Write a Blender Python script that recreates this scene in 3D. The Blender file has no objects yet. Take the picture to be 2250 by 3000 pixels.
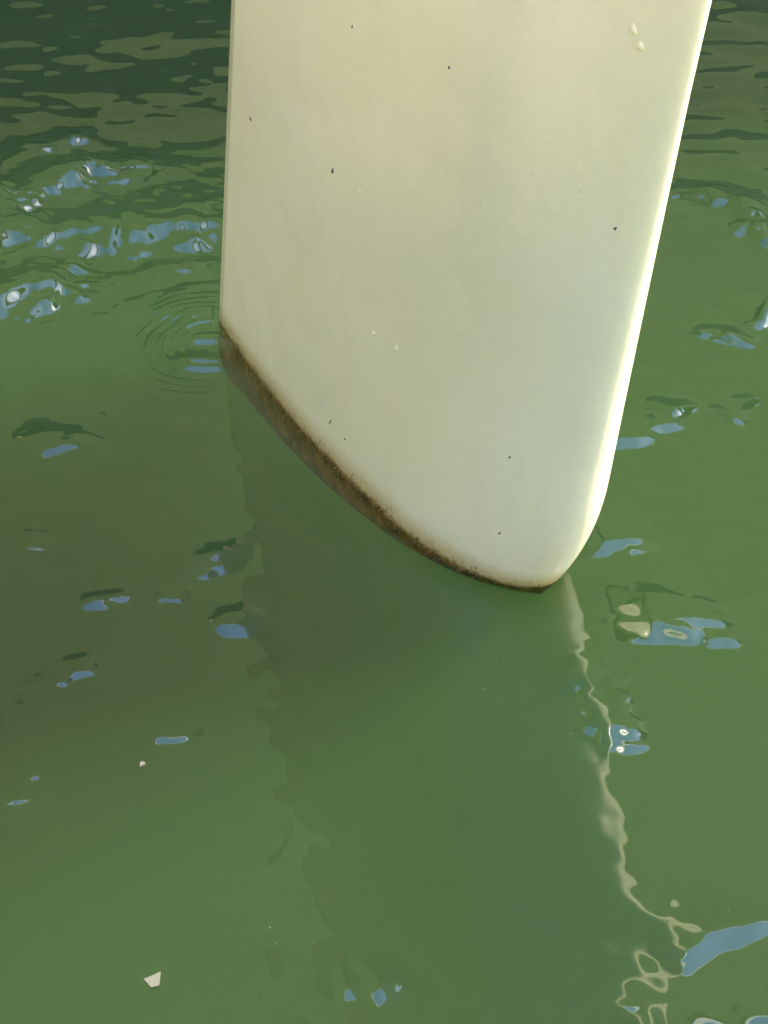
import bpy, math
import numpy as np
from mathutils import Matrix, Vector

S = bpy.context.scene
R = math.radians

# ------------------------------------------------------------------ camera
PITCH, ROLL = R(35.0), R(-2.0)
cam_d = bpy.data.cameras.new('camera')
cam_d.sensor_fit = 'VERTICAL'
cam_d.sensor_height = 36.0
cam_d.lens = 81.4
cam_d.clip_start = 0.05
cam_d.clip_end = 3000
cam = bpy.data.objects.new('camera', cam_d)
S.collection.objects.link(cam)
_f = Vector((0, math.cos(PITCH), -math.sin(PITCH)))
_r0 = Vector((1, 0, 0)); _u0 = _r0.cross(_f)
_r = _r0 * math.cos(ROLL) + _u0 * math.sin(ROLL)
_u = -_r0 * math.sin(ROLL) + _u0 * math.cos(ROLL)
_m = Matrix((_r, _u, -_f)).transposed().to_4x4()
_m.translation = Vector((0, -2.4575, 1.7207))
cam.matrix_world = _m
S.camera = cam

# ------------------------------------------------------------------ light
SUN_AZ, SUN_EL = R(4.0), R(46.0)      # azimuth counted from +X towards +Y
w = bpy.data.worlds.new('World'); S.world = w; w.use_nodes = True
nt = w.node_tree; bg = nt.nodes['Background']
sky = nt.nodes.new('ShaderNodeTexSky'); sky.sky_type = 'NISHITA'; sky.sun_disc = False
sky.sun_elevation = SUN_EL; sky.sun_rotation = math.pi / 2 - SUN_AZ
sky.air_density = 1.0; sky.dust_density = 1.0; sky.ozone_density = 2.5
nt.links.new(sky.outputs[0], bg.inputs[0]); bg.inputs[1].default_value = 0.15
sd = bpy.data.lights.new('sun', 'SUN'); sd.energy = 3.0; sd.angle = R(0.53); sd.color = (1, .95, .86)
sun = bpy.data.objects.new('sun', sd); S.collection.objects.link(sun)
sdir = Vector((math.cos(SUN_EL) * math.cos(SUN_AZ), math.cos(SUN_EL) * math.sin(SUN_AZ), math.sin(SUN_EL)))
sun.rotation_euler = sdir.to_track_quat('Z', 'Y').to_euler()
vs = S.view_settings
vs.view_transform = 'Standard'; vs.look = 'None'; vs.exposure = 2.57; vs.gamma = 1.0; vs.use_curve_mapping = False
S.cycles.volume_bounces = 1
S.cycles.transparent_max_bounces = 12
S.cycles.max_bounces = 6
S.cycles.adaptive_threshold = 0.03

# ------------------------------------------------------------------ helpers
def material(name):
    m = bpy.data.materials.new(name); m.use_nodes = True
    t = m.node_tree
    return m, t, t.nodes['Principled BSDF']

def N(t, kind, **kw):
    n = t.nodes.new(kind)
    for k, v in kw.items():
        if k.startswith('i_'): n.inputs[k[2:]].default_value = v
        elif k.startswith('n_'): n.inputs[int(k[2:])].default_value = v
        else: setattr(n, k, v)
    return n

def math_node(t, op, a, b=None, c=None, clamp=False):
    n = t.nodes.new('ShaderNodeMath'); n.operation = op; n.use_clamp = clamp
    for i, v in enumerate((a, b, c)):
        if v is None: continue
        if isinstance(v, (int, float)): n.inputs[i].default_value = v
        else: t.links.new(v, n.inputs[i])
    return n.outputs[0]

def mix_col(t, fac, a, b):
    n = t.nodes.new('ShaderNodeMix'); n.data_type = 'RGBA'
    for i, v in ((0, fac), (6, a), (7, b)):
        if isinstance(v, (int, float)): n.inputs[i].default_value = v
        elif isinstance(v, tuple): n.inputs[i].default_value = (*v, 1)
        else: t.links.new(v, n.inputs[i])
    return n.outputs[2]

def ramp(t, fac, lo, hi):
    n = t.nodes.new('ShaderNodeMapRange'); n.interpolation_type = 'SMOOTHSTEP'
    t.links.new(fac, n.inputs[0]); n.inputs[1].default_value = lo; n.inputs[2].default_value = hi
    return n.outputs[0]

def mesh_obj(name, verts, faces, mat, parent=None, smooth=True):
    me = bpy.data.meshes.new(name)
    me.from_pydata(verts, [], faces); me.update()
    if smooth: me.polygons.foreach_set('use_smooth', [True] * len(me.polygons))
    me.materials.append(mat)
    o = bpy.data.objects.new(name, me); S.collection.objects.link(o)
    if parent: o.parent = parent
    return o

def grid_faces(nu, nv, flip=False):
    i, j = np.meshgrid(np.arange(nu - 1), np.arange(nv - 1), indexing='ij')
    a = (i * nv + j).ravel(); f = np.stack([a, a + nv, a + nv + 1, a + 1], 1)
    return f[:, ::-1] if flip else f

# ------------------------------------------------------------------ water
def water_height(X, Y):
    rng = np.random.default_rng(7)
    def waves(n, l0, l1, slope, ang0, spread, X=X, Y=Y):
        z = np.zeros_like(X)
        for _ in range(n):
            lam = l0 * (l1 / l0) ** rng.random(); k = 2 * math.pi / lam
            th = ang0 + spread * rng.normal()
            z += slope * math.sqrt(2.0 / n) / k * np.sin(k * (X * math.cos(th) + Y * math.sin(th)) + rng.random() * 6.283)
        return z
    def blob(x, y, sx, sy, a=0.0):
        c, s = math.cos(R(a)), math.sin(R(a))
        u = ((X - x) * c + (Y - y) * s) / sx; v = (-(X - x) * s + (Y - y) * c) / sy
        return np.exp(-0.5 * (u * u + v * v))
    def step(v, a, b):
        t = np.clip((v - a) / (b - a), 0, 1); return t * t * (3 - 2 * t)
    far = 1 - step(np.hypot(X, Y - .4), 4, 12)
    # warped coordinates give the ripples ragged outlines
    wx = waves(18, .02, .09, .55, 0, 9); wy = waves(18, .02, .09, .40, 0, 9)
    rag = waves(24, .012, .040, .036, 1.4, .8)
    h = waves(12, .5, 1.4, .014, 1.2, .8)                          # slow swell
    h += waves(26, .09, .3, .010, 1.3, .9)                         # smooth undulation everywhere
    rip_top = step(Y, .55, 1.05) * (0.35 + .65 * blob(-.6, 1.1, .6, .6)) + step(Y, .6, 1.1) * .75 * step(X, .2, .5)
    h += rip_top * (waves(26, .10, .30, .042, 1.45, .6) + waves(30, .04, .11, .045, 1.45, .6))            # wind ripples of the far part
    band = 1.1 * blob(-.42, .70, .19, .085, 14) + .85 * blob(-.52, .92, .16, .06, 22) + .55 * blob(.58, .8, .1, .05, -20)
    h += np.clip(band, 0, 1) * (waves(24, .03, .07, .05, 1.75, .4))
    small = .55 + .9 * blob(.45, .25, .18, .25) + .4 * blob(-.42, -.4, .2, .3) + .4 * blob(.36, -.85, .1, .12)
    calm = 1 - .8 * np.exp(-0.5 * (((X - .08) / .16) ** 2 + ((Y + .45) / .4) ** 2))
    h += small * calm * waves(30, .03, .09, .03, 1.3, .9)
    h += blob(.27, -.5, .07, .4) * waves(24, .022, .07, .016, 0.6, .9)
    h += blob(-.17, -.45, .07, .4) * waves(24, .03, .10, .022, .6, .9)
    # rings spreading from the trailing edge
    r = np.hypot(X + .245, Y - .44)
    ring = np.exp(-0.5 * ((r - .085) / .035) ** 2) * step(-X, .19, .27)
    h += .0012 * ring * np.sin(2 * math.pi * r / .017)
    h += .0009 * np.exp(-0.5 * ((r - .20) / .09) ** 2) * np.sin(2 * math.pi * (r - .05) / .085) * step(-X, .1, .3)
    mod = .5 + .5 * np.clip(waves(10, .12, .3, 30.0, 0, 9), -1, 1)
    h += .0014 * mod * np.exp(-0.5 * ((r - .31) / .10) ** 2) * np.sin(2 * math.pi * r / .055 + wx * 160) * step(-X, .12, .32) * step(Y, .40, .58)
    # rise of the water under the streak, to the right of it
    h += .029 * blob(.80, -.95, .38, .45) + .022 * blob(-.52, -.80, .30, .38)
    # single steep wavelets:  x, y, half length, half width, direction, steepness
    X0, Y0 = X, Y
    lst = [(-.36,.735,.140,.038,2,1.08),(-.565,.745,.060,.042,38,1.05),(-.545,.870,.095,.034,28,1.07),(-.41,.955,.080,.016,16,1.02),(-.535,.555,.085,.034,22,1.08),
        (-0.428,0.967,0.068,0.015,21,1.05),(-0.388,0.936,0.043,0.010,17,1.05),(-0.287,0.640,0.049,0.015,20,0.72),(-0.284,0.514,0.039,0.015,-13,0.72),(-0.255,0.482,0.030,0.010,11,1.00),
        (-0.243,0.438,0.034,0.010,-3,1.00),(-0.257,0.381,0.033,0.006,-3,1.10),(-0.250,0.364,0.030,0.005,1,1.10),(-0.523,1.085,0.039,0.011,38,0.97),(-0.572,1.037,0.034,0.011,38,0.97),
        (-0.481,1.102,0.020,0.011,18,0.97),(-0.447,0.154,0.047,0.017,-17,1.00),(-0.446,-0.037,0.018,0.005,-11,1.00),(-0.441,-0.062,0.018,0.005,-11,1.00),(-0.220,-0.122,0.029,0.012,21,1.00),
        (-0.203,-0.096,0.018,0.007,16,1.00),(-0.184,-0.075,0.009,0.005,5,1.00),(-0.343,-0.180,0.032,0.007,10,1.00),(-0.353,-0.193,0.017,0.005,-3,1.00),(-0.268,-0.182,0.016,0.006,-3,1.00),
        (-0.176,-0.233,0.025,0.012,19,1.00),(-0.184,-0.254,0.020,0.009,4,1.00),(-0.359,-0.325,0.017,0.008,12,1.00),(-0.398,-0.347,0.015,0.008,-10,1.00),(-0.251,-0.454,0.029,0.011,9,1.00),
        (-0.444,-0.397,0.013,0.008,12,0.80),(-0.433,-0.422,0.016,0.008,-38,0.52),(-0.408,-0.506,0.023,0.006,-34,0.52),(-0.412,-0.522,0.026,0.005,27,0.52),(-0.404,-0.550,0.028,0.005,19,0.52),
        (0.330,0.138,0.031,0.011,10,1.00),(0.296,-0.103,0.033,0.014,5,1.00),(0.318,-0.237,0.022,0.010,18,1.00),(0.342,-0.276,0.044,0.018,-8,1.10),(0.331,-0.295,0.033,0.009,-3,1.00),
        (0.395,-0.310,0.015,0.007,1,1.00),(0.258,-0.480,0.020,0.026,8,0.80),(0.215,-0.389,0.017,0.013,-15,1.00),(0.307,-0.809,0.026,0.012,31,1.00),(0.352,-0.785,0.023,0.010,31,1.00),
        (-0.012,-0.850,0.012,0.009,23,1.00),(-0.050,-0.847,0.006,0.006,10,0.90),(0.192,-0.881,0.027,0.006,-2,0.60),(0.511,0.835,0.037,0.010,-17,1.38),(0.551,0.804,0.040,0.010,-21,1.38),
        (0.574,0.763,0.022,0.011,-38,1.38),(0.574,0.710,0.021,0.011,-38,1.38),(0.590,0.679,0.018,0.009,-38,1.38),(0.563,0.455,0.010,0.037,-38,1.38),(0.386,0.216,0.022,0.006,-38,1.08),
        (0.387,0.169,0.019,0.007,14,1.08),(0.417,0.208,0.022,0.005,29,1.08),(0.466,0.193,0.025,0.006,-38,1.08),(0.481,0.402,0.026,0.007,-32,1.08),(0.513,0.387,0.020,0.005,-38,1.08),
        (0.507,0.220,0.016,0.005,38,1.08)]
    near = (np.abs(X0) < 1.0) & (np.abs(Y0 - .4) < 1.6)
    xs, ys = X0[near], Y0[near]; cover = np.zeros_like(xs); hx = np.zeros_like(xs); wxn, wyn = wx[near], wy[near]
    # profile of a wavelet: an even near slope, a longer gentler far slope
    tv = np.linspace(-2, 10, 600)
    g = step(tv, -1.3, -.7) * (1 - step(tv, .6, 1.2)); bk = step(tv, .9, 2.5) * (1 - step(tv, 5.0, 9.0))
    g = g - bk * g.sum() / bk.sum(); prof = np.cumsum(g) * (tv[1] - tv[0])
    for (x, y, a, b, ang, st) in lst:
        b = max(b, .0055); c, s = math.cos(R(ang)), math.sin(R(ang))
        k = min(1.0, min(a, b) / .02)
        kk = k * (1 + .9 * (b > .03 and a > .045))
        px, py = xs - x + wxn * kk * 1.3, ys - y + wyn * kk
        u = (px * c + py * s) / a; v = (-px * s + py * c) / b
        cover = np.maximum(cover, np.exp(-0.5 * (u * u + v * v) * .6) * k * (1 + .35 * (a > .07)))
        sl = min(.42, max(.16, .27 + .15 * y)) * st
        if b < .010: sl *= 1.35
        hx += sl * b * np.exp(-0.35 * u ** 4) * np.interp(v, tv, prof)
    h[near] += hx + cover * rag[near]
    return h * far


def axis(fine0, fine1, step, lo, hi, grow=1.22):
    a = list(np.arange(fine0, fine1 + step / 2, step))
    s = step
    while a[-1] < hi: s *= grow; a.append(a[-1] + s)
    s = step
    while a[0] > lo: s *= grow; a.insert(0, a[0] - s)
    return np.array(a)

def build_water():
    xs = axis(-.86, .86, .0032, -300, 300); ys = axis(-1.0, 1.95, .004, -300, 300)
    X, Y = np.meshgrid(xs, ys, indexing='ij')
    Z = water_height(X, Y)
    nu, nv = X.shape
    v = np.stack([X, Y, Z], -1).reshape(-1, 3)
    f = grid_faces(nu, nv)
    idx = np.arange(nu * nv).reshape(nu, nv)
    loop = np.concatenate([idx[:, 0], idx[-1, 1:], idx[-2::-1, -1], idx[0, -2:0:-1]])
    low = v[loop].copy(); low[:, 2] = -6.0
    base = len(v); v = np.concatenate([v, low]); n = len(loop)
    q = np.arange(n); q2 = (q + 1) % n
    sides = np.stack([loop[q], base + q, base + q2, loop[q2]], 1)
    me = bpy.data.meshes.new('water')
    nq = len(f) + len(sides)
    me.vertices.add(len(v)); me.vertices.foreach_set('co', v.ravel())
    loops = np.concatenate([f.ravel(), sides.ravel(), (base + q[::-1])])
    me.loops.add(len(loops)); me.loops.foreach_set('vertex_index', loops.astype(np.int32))
    me.polygons.add(nq + 1)
    st = np.concatenate([np.arange(nq) * 4, [nq * 4]]).astype(np.int32)
    me.polygons.foreach_set('loop_start', st)
    sm = np.zeros(nq + 1, bool); sm[:len(f)] = True
    me.update(calc_edges=True)
    me.polygons.foreach_set('use_smooth', sm)
    me.validate()
    o = bpy.data.objects.new('water', me); S.collection.objects.link(o)
    o['kind'] = 'structure'
    m = bpy.data.materials.new('harbour_water'); m.use_nodes = True
    t = m.node_tree; t.nodes.remove(t.nodes['Principled BSDF']); out = t.nodes['Material Output']
    lw = N(t, 'ShaderNodeLayerWeight'); lw.inputs[0].default_value = .5
    p5 = math_node(t, 'POWER', lw.outputs['Facing'], 5.0)
    fr = math_node(t, 'MULTIPLY_ADD', p5, 1 - WATER_F0, WATER_F0, clamp=True)
    tr = N(t, 'ShaderNodeBsdfTransparent'); gl = N(t, 'ShaderNodeBsdfGlossy'); gl.inputs['Roughness'].default_value = 0.0
    mx = N(t, 'ShaderNodeMixShader')
    t.links.new(fr, mx.inputs[0]); t.links.new(tr.outputs[0], mx.inputs[1]); t.links.new(gl.outputs[0], mx.inputs[2])
    t.links.new(mx.outputs[0], out.inputs['Surface'])
    pv = N(t, 'ShaderNodeVolumePrincipled')
    pv.inputs['Color'].default_value = (.051, .125, .030, 1); pv.inputs['Density'].default_value = 1.2
    t.links.new(pv.outputs[0], out.inputs['Volume'])
    me.materials.append(m)
    return o

WATER_F0 = .10
build_water()

# ------------------------------------------------------------------ rudder
def mat_blade():
    m, t, b = material('old_gelcoat')
    tc = N(t, 'ShaderNodeTexCoord')
    sep = N(t, 'ShaderNodeSeparateXYZ'); t.links.new(tc.outputs['Object'], sep.inputs[0]); z = sep.outputs['Z']
    def noise(scale, detail=3, rough=.55, dist=0.0):
        n = N(t, 'ShaderNodeTexNoise'); t.links.new(tc.outputs['Object'], n.inputs['Vector'])
        n.inputs['Scale'].default_value = scale; n.inputs['Detail'].default_value = detail
        n.inputs['Roughness'].default_value = rough; n.inputs['Distortion'].default_value = dist
        return n.outputs['Fac']
    cream = mix_col(t, ramp(t, noise(2.2, 3), .3, .7), (.655, .57, .30), (.69, .605, .35))
    cream = mix_col(t, math_node(t, 'MULTIPLY', ramp(t, noise(140, 3), .58, .75), .22), cream, (.58, .52, .34))
    cream = mix_col(t, math_node(t, 'MULTIPLY', ramp(t, noise(6, 6, .65, .6), .45, .75), .5), cream, (.58, .51, .29))
    streak = N(t, 'ShaderNodeMapping'); streak.inputs['Scale'].default_value = (14, 14, .9); t.links.new(tc.outputs['Object'], streak.inputs[0])
    sn = N(t, 'ShaderNodeTexNoise'); sn.inputs['Scale'].default_value = 2.2; sn.inputs['Detail'].default_value = 5; t.links.new(streak.outputs[0], sn.inputs['Vector'])
    cream = mix_col(t, math_node(t, 'MULTIPLY', ramp(t, sn.outputs['Fac'], .52, .72), .3), cream, (.66, .54, .27))
    vo = N(t, 'ShaderNodeTexVoronoi'); vo.inputs['Scale'].default_value = 55; t.links.new(tc.outputs['Object'], vo.inputs['Vector'])
    pick = N(t, 'ShaderNodeSeparateColor'); t.links.new(vo.outputs['Color'], pick.inputs[0])
    dot = math_node(t, 'MULTIPLY', ramp(t, vo.outputs['Distance'], .14, .07), ramp(t, pick.outputs[0], .82, .90))
    cream = mix_col(t, math_node(t, 'MULTIPLY', dot, .18), cream, (.86, .82, .62))
    dot2 = math_node(t, 'MULTIPLY', ramp(t, vo.outputs['Distance'], .10, .05), ramp(t, pick.outputs[0], .10, .06))
    cream = mix_col(t, math_node(t, 'MULTIPLY', dot2, .45), cream, (.30, .26, .16))
    # algae: solid under water, hairy edge just above it
    edge = math_node(t, 'ADD', math_node(t, 'MULTIPLY', math_node(t, 'SUBTRACT', noise(160, 4, .7), .5), .020),
                     math_node(t, 'MULTIPLY', math_node(t, 'SUBTRACT', noise(14, 3), .5), .012))
    zz = math_node(t, 'ADD', z, edge)
    solid = ramp(t, zz, .012, .002)
    stain = ramp(t, zz, .046, .004)
    film = ramp(t, math_node(t, 'ADD', z, math_node(t, 'MULTIPLY', edge, 1.5)), .06, .01)
    alg = mix_col(t, ramp(t, noise(45, 3), .25, .75), (.06, .032, .006), (.19, .10, .016))
    c = mix_col(t, math_node(t, 'MULTIPLY', film, .25), cream, (.55, .44, .22))
    c = mix_col(t, math_node(t, 'MULTIPLY', stain, .8), c, (.40, .25, .06))
    c = mix_col(t, solid, c, alg)
    t.links.new(c, b.inputs['Base Color'])
    rg = math_node(t, 'SUBTRACT', math_node(t, 'MULTIPLY_ADD', noise(40, 3), .10, .15), math_node(t, 'MULTIPLY', solid, .02))
    t.links.new(rg, b.inputs['Roughness'])
    b.inputs['IOR'].default_value = 1.45
    bp = N(t, 'ShaderNodeBump'); bp.inputs['Strength'].default_value = .25; bp.inputs['Distance'].default_value = .002
    t.links.new(noise(120, 4), bp.inputs['Height']); t.links.new(bp.outputs[0], b.inputs['Normal'])
    return m

TE0 = np.array([-.2324, .4968]); LE0 = np.array([.2245, -.2060])
CH = LE0 - TE0; CHL = np.linalg.norm(CH); CD = CH / CHL; CN = np.array([-abs(CD[1]), -abs(CD[0])])  # CN: visible face
ZTOP = 1.3
def blade_plan(z):
    """distance along the chord line (from the trailing edge at the water) of trailing and leading edge at height z"""
    te = .195 * z + .05 * np.clip((-.035 - z) / .06, 0, 2) ** 2
    le = CHL + .226 * z - .042 * np.clip((.17 - z) / .17, 0, 2) ** 1.9
    return te, le
def blade_bottom(s):   # s = 0 leading edge, 1 trailing edge
    return -.024 - .066 * (1 - (1 - s) ** 2.4)
def blade_point(s, v, side):
    zb = blade_bottom(s)
    z = zb + (ZTOP - zb) * v ** 1.7
    te, le = blade_plan(z)
    c = le - te
    x = s
    nose = .2969 * (1.10 - .50 * np.clip((z - .18) / .5, 0, 1.1) * np.clip(1 - x / .35, 0, 1) ** 2 - .10 * np.clip(x / .35, 0, 1))
    th = 5 * .20 * (nose * np.sqrt(x) - .1260 * x - .3516 * x ** 2 + .2843 * x ** 3 - .1015 * x ** 4) - .0010 * x
    cap = np.sqrt(np.clip(1 - (1 - np.clip((z - zb) / .045, 0, 1)) ** 2, 0, 1))
    off = side * th * .79 * cap
    along = le - c * s
    p = TE0[None] + CD[None] * along[:, None] + CN[None] * off[:, None]
    return np.column_stack([p, z])

def build_rudder():
    root = bpy.data.objects.new('rudder', None); S.collection.objects.link(root)
    root['label'] = 'cream white rudder blade with brown algae along its foot, dipping into green water'
    root['category'] = 'rudder'
    ns, nv = 90, 110
    sarr = (1 - np.cos(np.linspace(0, math.pi / 2, ns))) ** 1.15
    sarr = sarr / sarr[-1]
    loop = [(s, 1) for s in sarr[::-1]] + [(s, -1) for s in sarr[1:]]
    V = []
    for s, side in loop:
        v = np.linspace(0, 1, nv)
        V.append(blade_point(np.full(nv, s), v, side))
    n = len(V); V = np.array(V)
    verts = V.reshape(-1, 3)
    F = []
    for i in range(n):
        j = (i + 1) % n
        for k in range(nv - 1):
            F.append((i * nv + k, i * nv + k + 1, j * nv + k + 1, j * nv + k))
    F.append([i * nv + nv - 1 for i in range(n)])
    o = mesh_obj('blade', verts.tolist(), F, mat_blade(), root)
    for k in range((n - 1) * (nv - 1), len(F)): o.data.polygons[k].use_smooth = False   # crisp trailing edge
    mod = o.modifiers.new('w', 'WELD'); mod.merge_threshold = 1e-5
    rng = np.random.default_rng(11)
    def on_face(s, z):
        zb = blade_bottom(s); v = (np.clip((z - zb) / (ZTOP - zb), 0, 1)) ** (1 / 1.7)
        return blade_point(np.array([s]), np.array([v]), 1)[0]
    def frame(s, z):
        p = on_face(s, z); a = on_face(min(s + .01, 1), z) - p; c = on_face(s, z + .004) - p
        a /= np.linalg.norm(a); c /= np.linalg.norm(c); n = np.cross(a, c); n /= np.linalg.norm(n)
        if n @ np.array([CN[0], CN[1], 0]) < 0: n = -n
        return p, a, c, n
    # hairy algae along the foot of the blade
    V, F = [], []
    for k in range(900):
        s = rng.uniform(.004, .995)
        zb = blade_bottom(s)
        if k % 2: z = zb + abs(rng.normal(0, .012)); ln = rng.uniform(.004, .011); dn = -1
        else: z = rng.normal(.006, .006); ln = rng.uniform(.004, .012); dn = rng.choice([-1, -1, 1])
        z = max(z, zb + .001)
        p, a, c, n = frame(s, z)
        d = c * dn + a * rng.normal(0, .5) + n * rng.uniform(.05, .5 if dn < 0 else .1); d /= np.linalg.norm(d)
        w = a * rng.uniform(.0004, .0010); i = len(V)
        p = p - n * .0005; q = p + d * ln * .6 + n * .0008; e = p + d * ln
        V += [tuple(p - w), tuple(p + w), tuple(q + w * .7), tuple(q - w * .7), tuple(e)]
        F += [(i, i + 1, i + 2, i + 3), (i + 3, i + 2, i + 4)]
    ma, ta, ba = material('algae'); nn = N(ta, 'ShaderNodeTexNoise'); nn.inputs['Scale'].default_value = 60
    ta.links.new(mix_col(ta, ramp(ta, nn.outputs[0], .35, .65), (.10, .054, .008), (.24, .135, .022)), ba.inputs['Base Color']); ba.inputs['Roughness'].default_value = .5
    al = mesh_obj('algae_fringe', V, F, ma, root); al['kind'] = 'stuff'; al['label'] = 'hairy brown algae along the wet foot of the blade'
    # small things stuck on or raised from the face
    def pebble(name, s, z, ra, rc, h, mat, tilt=0.0):
        p, a, c, n = frame(s, z); ct, st_ = math.cos(tilt), math.sin(tilt); a, c = a * ct + c * st_, c * ct - a * st_
        V, F = [tuple(p + n * h)], []
        for j, (rr, hh) in enumerate(((.55, .8), (1.0, -.25))):
            for i in range(10):
                th = i * math.pi / 5; wob = 1 + .18 * math.sin(3 * th + s * 40)
                V.append(tuple(p + a * ra * rr * wob * math.cos(th) + c * rc * rr * wob * math.sin(th) + n * h * hh))
        for i in range(10):
            k = (i + 1) % 10; F += [(0, 1 + i, 1 + k), (1 + i, 11 + i, 11 + k, 1 + k)]
        return mesh_obj(name, V, F, mat, root)
    dm, dt, db = material('dirt'); db.inputs['Base Color'].default_value = (.07, .05, .03, 1); db.inputs['Roughness'].default_value = .8
    bm_, bt, bb = material('gelcoat_drip'); bb.inputs['Base Color'].default_value = (.74, .63, .31, 1); bb.inputs['Roughness'].default_value = .35
    for s, z, ra, rc in ((.596, .439, .0030, .0055), (.035, .565, .0020, .0026), (.521, .065, .0015, .0075), (.469, .061, .0018, .0028), (.897, .397, .0045, .0030),
                         (.331, .679, .0022, .0024), (.103, .219, .0014, .0032), (.088, .096, .0014, .0034), (.576, .648, .0018, .0030)):
        pebble('dirt_speck', s, z, ra, rc, .0008, dm, .35)
    for s, z, ra, rc in ((.055, .781, .0050, .0065), (.066, .797, .0042, .0085), (.368, .269, .0030, .0045), (.431, .262, .0028, .0045), (.509, .445, .003, .003)):
        pebble('gelcoat_drip', s, z, ra, rc, .0022, bm_, -.4)
    return root
build_rudder()

# ------------------------------------------------------------------ moored boat (mirrored in the water)
def paint(name, col, rough=.35):
    m, t, b = material(name)
    n = N(t, 'ShaderNodeTexNoise'); n.inputs['Scale'].default_value = 3; n.inputs['Detail'].default_value = 5
    c = mix_col(t, n.outputs[0], tuple(x * .85 for x in col), col); t.links.new(c, b.inputs['Base Color'])
    b.inputs['Roughness'].default_value = rough
    return m

def build_boat():
    root = bpy.data.objects.new('moored_boat', None); S.collection.objects.link(root)
    root.location = (-1.6, 6.64, 0); root.rotation_euler = (0, 0, R(25))
    root['label'] = 'tall pale boat lying behind the rudder, seen mirrored in the ripples'
    root['category'] = 'boat'
    inv = (Matrix.Translation(root.location) @ Matrix.Rotation(R(25), 4, 'Z')).inverted()
    TOP = 5.0
    def half(x, z):
        e = np.clip(1 - np.abs(x / 12) ** 3.5, 0, 1) ** .6
        return (1.5 + .5 * np.clip(z, -.5, TOP)) * e
    xs = np.linspace(-12, 12, 81)
    def shell(name, z0, z1, mat, out=0.0, nz=10):
        V, F = [], []
        zs = np.linspace(z0, z1, nz)
        for sgn in (-1, 1):
            b = len(V)
            for x in xs:
                for z in zs: V.append((x, sgn * (half(x, z) + out), z))
            f = grid_faces(len(xs), nz, flip=sgn > 0)
            F += (f + b).tolist()
        return mesh_obj(name, V, F, mat, root)
    shell('hull', 1.5, TOP, paint('pale_topsides', (.47, .47, .20)))
    shell('boot_stripe', -.6, 1.5, paint('dark_antifoul', (.10, .115, .07), .6))
    V, F = [], []
    prof = [(.03, TOP - .02), (-.11, TOP + .42), (-.20, TOP + .42), (-.10, TOP - .02)]
    for sgn in (-1, 1):
        for x in xs:
            for (o, z) in prof: V.append((x, sgn * (half(x, TOP) + o), z))
    nx = len(xs)
    for b in (0, nx * 4):
        for i in range(nx - 1):
            for k in range(4):
                a = b + i * 4 + k; c = b + i * 4 + (k + 1) % 4
                F.append((a, c, c + 4, a + 4))
    mesh_obj('bulwark', V, F, paint('cream_bulwark', (.82, .78, .66)), root, smooth=False)
    V = []
    for x in xs: V += [(x, -half(x, TOP), TOP - .1), (x, half(x, TOP), TOP - .1)]
    mesh_obj('deck', V, [(2 * i, 2 * i + 2, 2 * i + 3, 2 * i + 1) for i in range(nx - 1)], paint('deck_paint', (.7, .68, .6)), root)
    # arm that carries the rudder and added shade panel, given in world metres
    def prism(name, pts, z0, z1, mat):
        n = len(pts)
        V = [inv @ Vector((x, y, z)) for z in (z0, z1) for x, y in pts]
        F = [tuple(range(n))[::-1], tuple(range(n, 2 * n))] + [(k, (k + 1) % n, n + (k + 1) % n, n + k) for k in range(n)]
        return mesh_obj(name, [tuple(v) for v in V], F, mat, root, smooth=False)
    wp = paint('platform_gelcoat', (.62, .60, .50))
    prism('rudder_arm', [(.06, -.06), (.20, -.10), (.36, 4.9), (.22, 4.9)], 1.50, 1.58, wp)
    prism('shade_panel', [(2.2, 1.40), (4.9, 1.45), (4.9, 4.4), (2.2, 4.2)], 3.46, 3.49, paint('shade_cloth', (.5, .47, .38), .9))  # unseen sheet, added only to shade the far water
build_boat()

# ------------------------------------------------------------------ unseen planking round the camera, added to bounce warm light onto the blade
def build_bounce_pontoon():
    m, t, b = material('bounce_planks')
    tc = N(t, 'ShaderNodeTexCoord'); n = N(t, 'ShaderNodeTexNoise'); n.inputs['Scale'].default_value = 6; n.inputs['Detail'].default_value = 6
    t.links.new(tc.outputs['Object'], n.inputs['Vector'])
    t.links.new(mix_col(t, n.outputs[0], (.40, .30, .18), (.54, .42, .27)), b.inputs['Base Color']); b.inputs['Roughness'].default_value = .8
    root = bpy.data.objects.new('bounce_pontoon', None); S.collection.objects.link(root); root['kind'] = 'structure'
    def box(name, x0, x1, y0, y1, z0, z1):
        V = [(x, y, z) for x in (x0, x1) for y in (y0, y1) for z in (z0, z1)]
        F = [(0, 1, 3, 2), (4, 6, 7, 5), (0, 4, 5, 1), (2, 3, 7, 6), (0, 2, 6, 4), (1, 5, 7, 3)]
        return mesh_obj(name, V, F, m, root, smooth=False)
    y = -4.6
    while y < -1.5:
        box('plank', -3.4, 3.4, y, y + .135, .40, .44); y += .145
    x = -2.6
    while x < -1.2:
        box('plank', x, x + .135, -1.48, 2.0, .40, .44); x += .145
    box('float', -3.3, 3.3, -4.5, -1.6, -.3, .398)
    box('float', -2.55, -1.25, -1.595, 1.95, -.3, .396)
build_bounce_pontoon()

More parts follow.
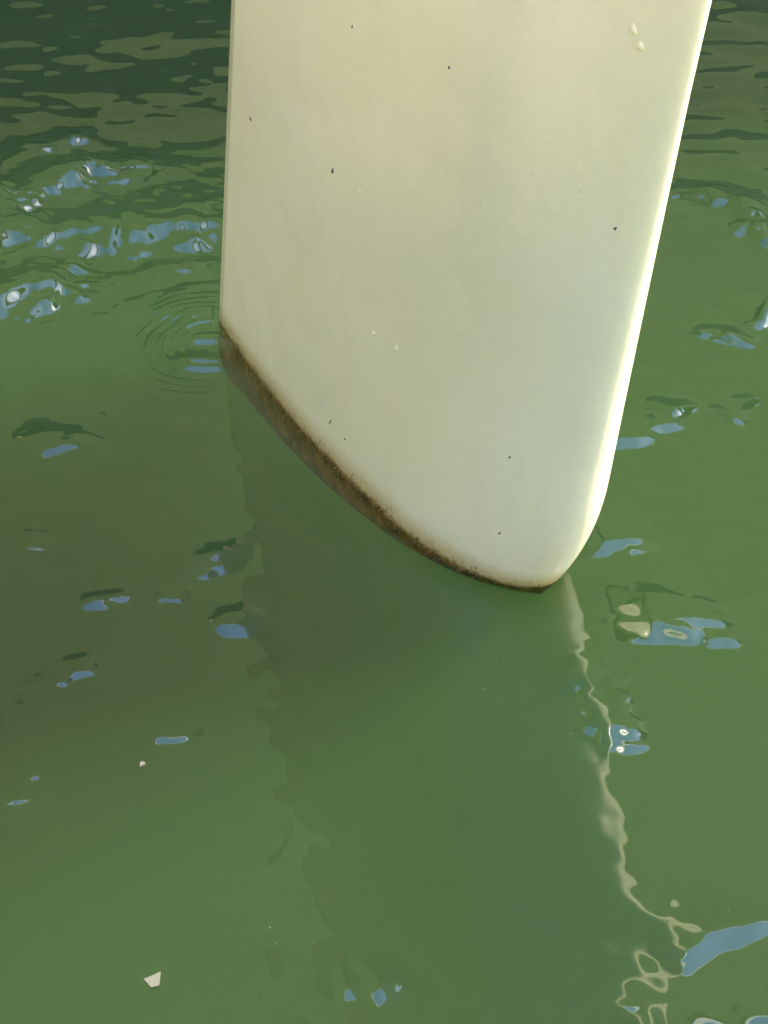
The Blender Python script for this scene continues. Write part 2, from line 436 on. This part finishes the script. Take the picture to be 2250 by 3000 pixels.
# ------------------------------------------------------------------ unseen bank added behind the camera to keep skylight off the blade
def build_sky_block():
    m, t, b = material('sky_block_scrub')
    tc = N(t, 'ShaderNodeTexCoord'); n = N(t, 'ShaderNodeTexNoise'); n.inputs['Scale'].default_value = 1.2; n.inputs['Detail'].default_value = 8
    t.links.new(tc.outputs['Object'], n.inputs['Vector'])
    t.links.new(mix_col(t, ramp(t, n.outputs[0], .35, .65), (.025, .035, .014), (.075, .07, .03)), b.inputs['Base Color']); b.inputs['Roughness'].default_value = .9
    rng = np.random.default_rng(3)
    A = np.radians(np.linspace(112, 300, 160)); U = np.linspace(0, 1, 50)
    a, u = np.meshgrid(A, U, indexing='ij')
    rad = 7.5 + 11 * u
    top = 6.0 * np.clip(np.sin((a - A[0]) / (A[-1] - A[0]) * math.pi) * 1.6, 0, 1)
    z = -1.5 + (top + 1.5) * u ** .8
    for k in range(14):
        f1, f2, p = rng.uniform(4, 30), rng.uniform(4, 24), rng.random() * 6.28
        z += .25 * u * np.sin(f1 * a + f2 * u + p) * top / 15; rad += .18 * np.sin(f2 * a - f1 * u + p)
    V = np.stack([rad * np.cos(a), rad * np.sin(a) - 1.0, z], -1).reshape(-1, 3)
    o = mesh_obj('sky_block_bank', V.tolist(), grid_faces(160, 50).tolist(), m); o['kind'] = 'structure'
build_sky_block()

# ------------------------------------------------------------------ floating bits
def build_bits():
    rng = np.random.default_rng(5)
    m, t, b = material('pale_scrap'); b.inputs['Base Color'].default_value = (.085, .08, .052, 1); b.inputs['Roughness'].default_value = .6
    def z_at(x, y): return float(water_height(np.array([[x]]), np.array([[y]]))[0, 0])
    V, F = [], []
    for k in range(130):
        y = rng.uniform(-.95, 1.7); x = rng.uniform(-.45, .45) * (1 + .35 * (y + .9)); r = rng.uniform(.0003, .0008); a = rng.random() * 6.28
        V0 = len(V); n = 5; P = [(x + r * math.cos(a + i * 6.283 / n) * rng.uniform(.6, 1.5), y + r * 1.2 * math.sin(a + i * 6.283 / n)) for i in range(n)]
        V += [(px, py, None) for px, py in P]; F.append(tuple(range(V0, V0 + n)))
    A = np.array([[v[0], v[1]] for v in V]); Z = water_height(A[:, :1].copy(), A[:, 1:].copy())[:, 0] + .0006
    V = [(a[0], a[1], z) for a, z in zip(A, Z)]
    o = mesh_obj('floating_specks', V, F, m, smooth=False); o['kind'] = 'stuff'
    o['label'] = 'tiny pale specks drifting on the green water'; o['category'] = 'specks'
    def scrap(pts, label):
        n = len(pts); A = np.array(pts); Z = water_height(A[:, :1].copy(), A[:, 1:].copy())[:, 0]
        V = [(p[0], p[1], z + .0005) for p, z in zip(pts, Z)] + [(p[0], p[1], z + .0022) for p, z in zip(pts, Z)]
        F = [tuple(range(n))[::-1], tuple(range(n, 2 * n))] + [(k, (k + 1) % n, n + (k + 1) % n, n + k) for k in range(n)]
        q = mesh_obj('floating_scrap', V, F, m, smooth=False); q['label'] = label; q['category'] = 'scrap'; q['group'] = 'pale scraps afloat left of the rudder'
    c = (-.247, -.822)
    scrap([(c[0] - .010, c[1] + .001), (c[0] - .002, c[1] - .010), (c[0] + .006, c[1] - .0075), (c[0] + .0065, c[1] + .011), (c[0] + .001, c[1] + .007)],
          'pale four sided scrap afloat near the bottom left corner')
    c = (-.279, -.497)
    scrap([(c[0] - .003, c[1] - .003), (c[0] + .003, c[1] + .001), (c[0] + .001, c[1] + .005), (c[0] - .003, c[1] + .004)],
          'tiny pale scrap afloat on the left, the smaller of two')
build_bits()
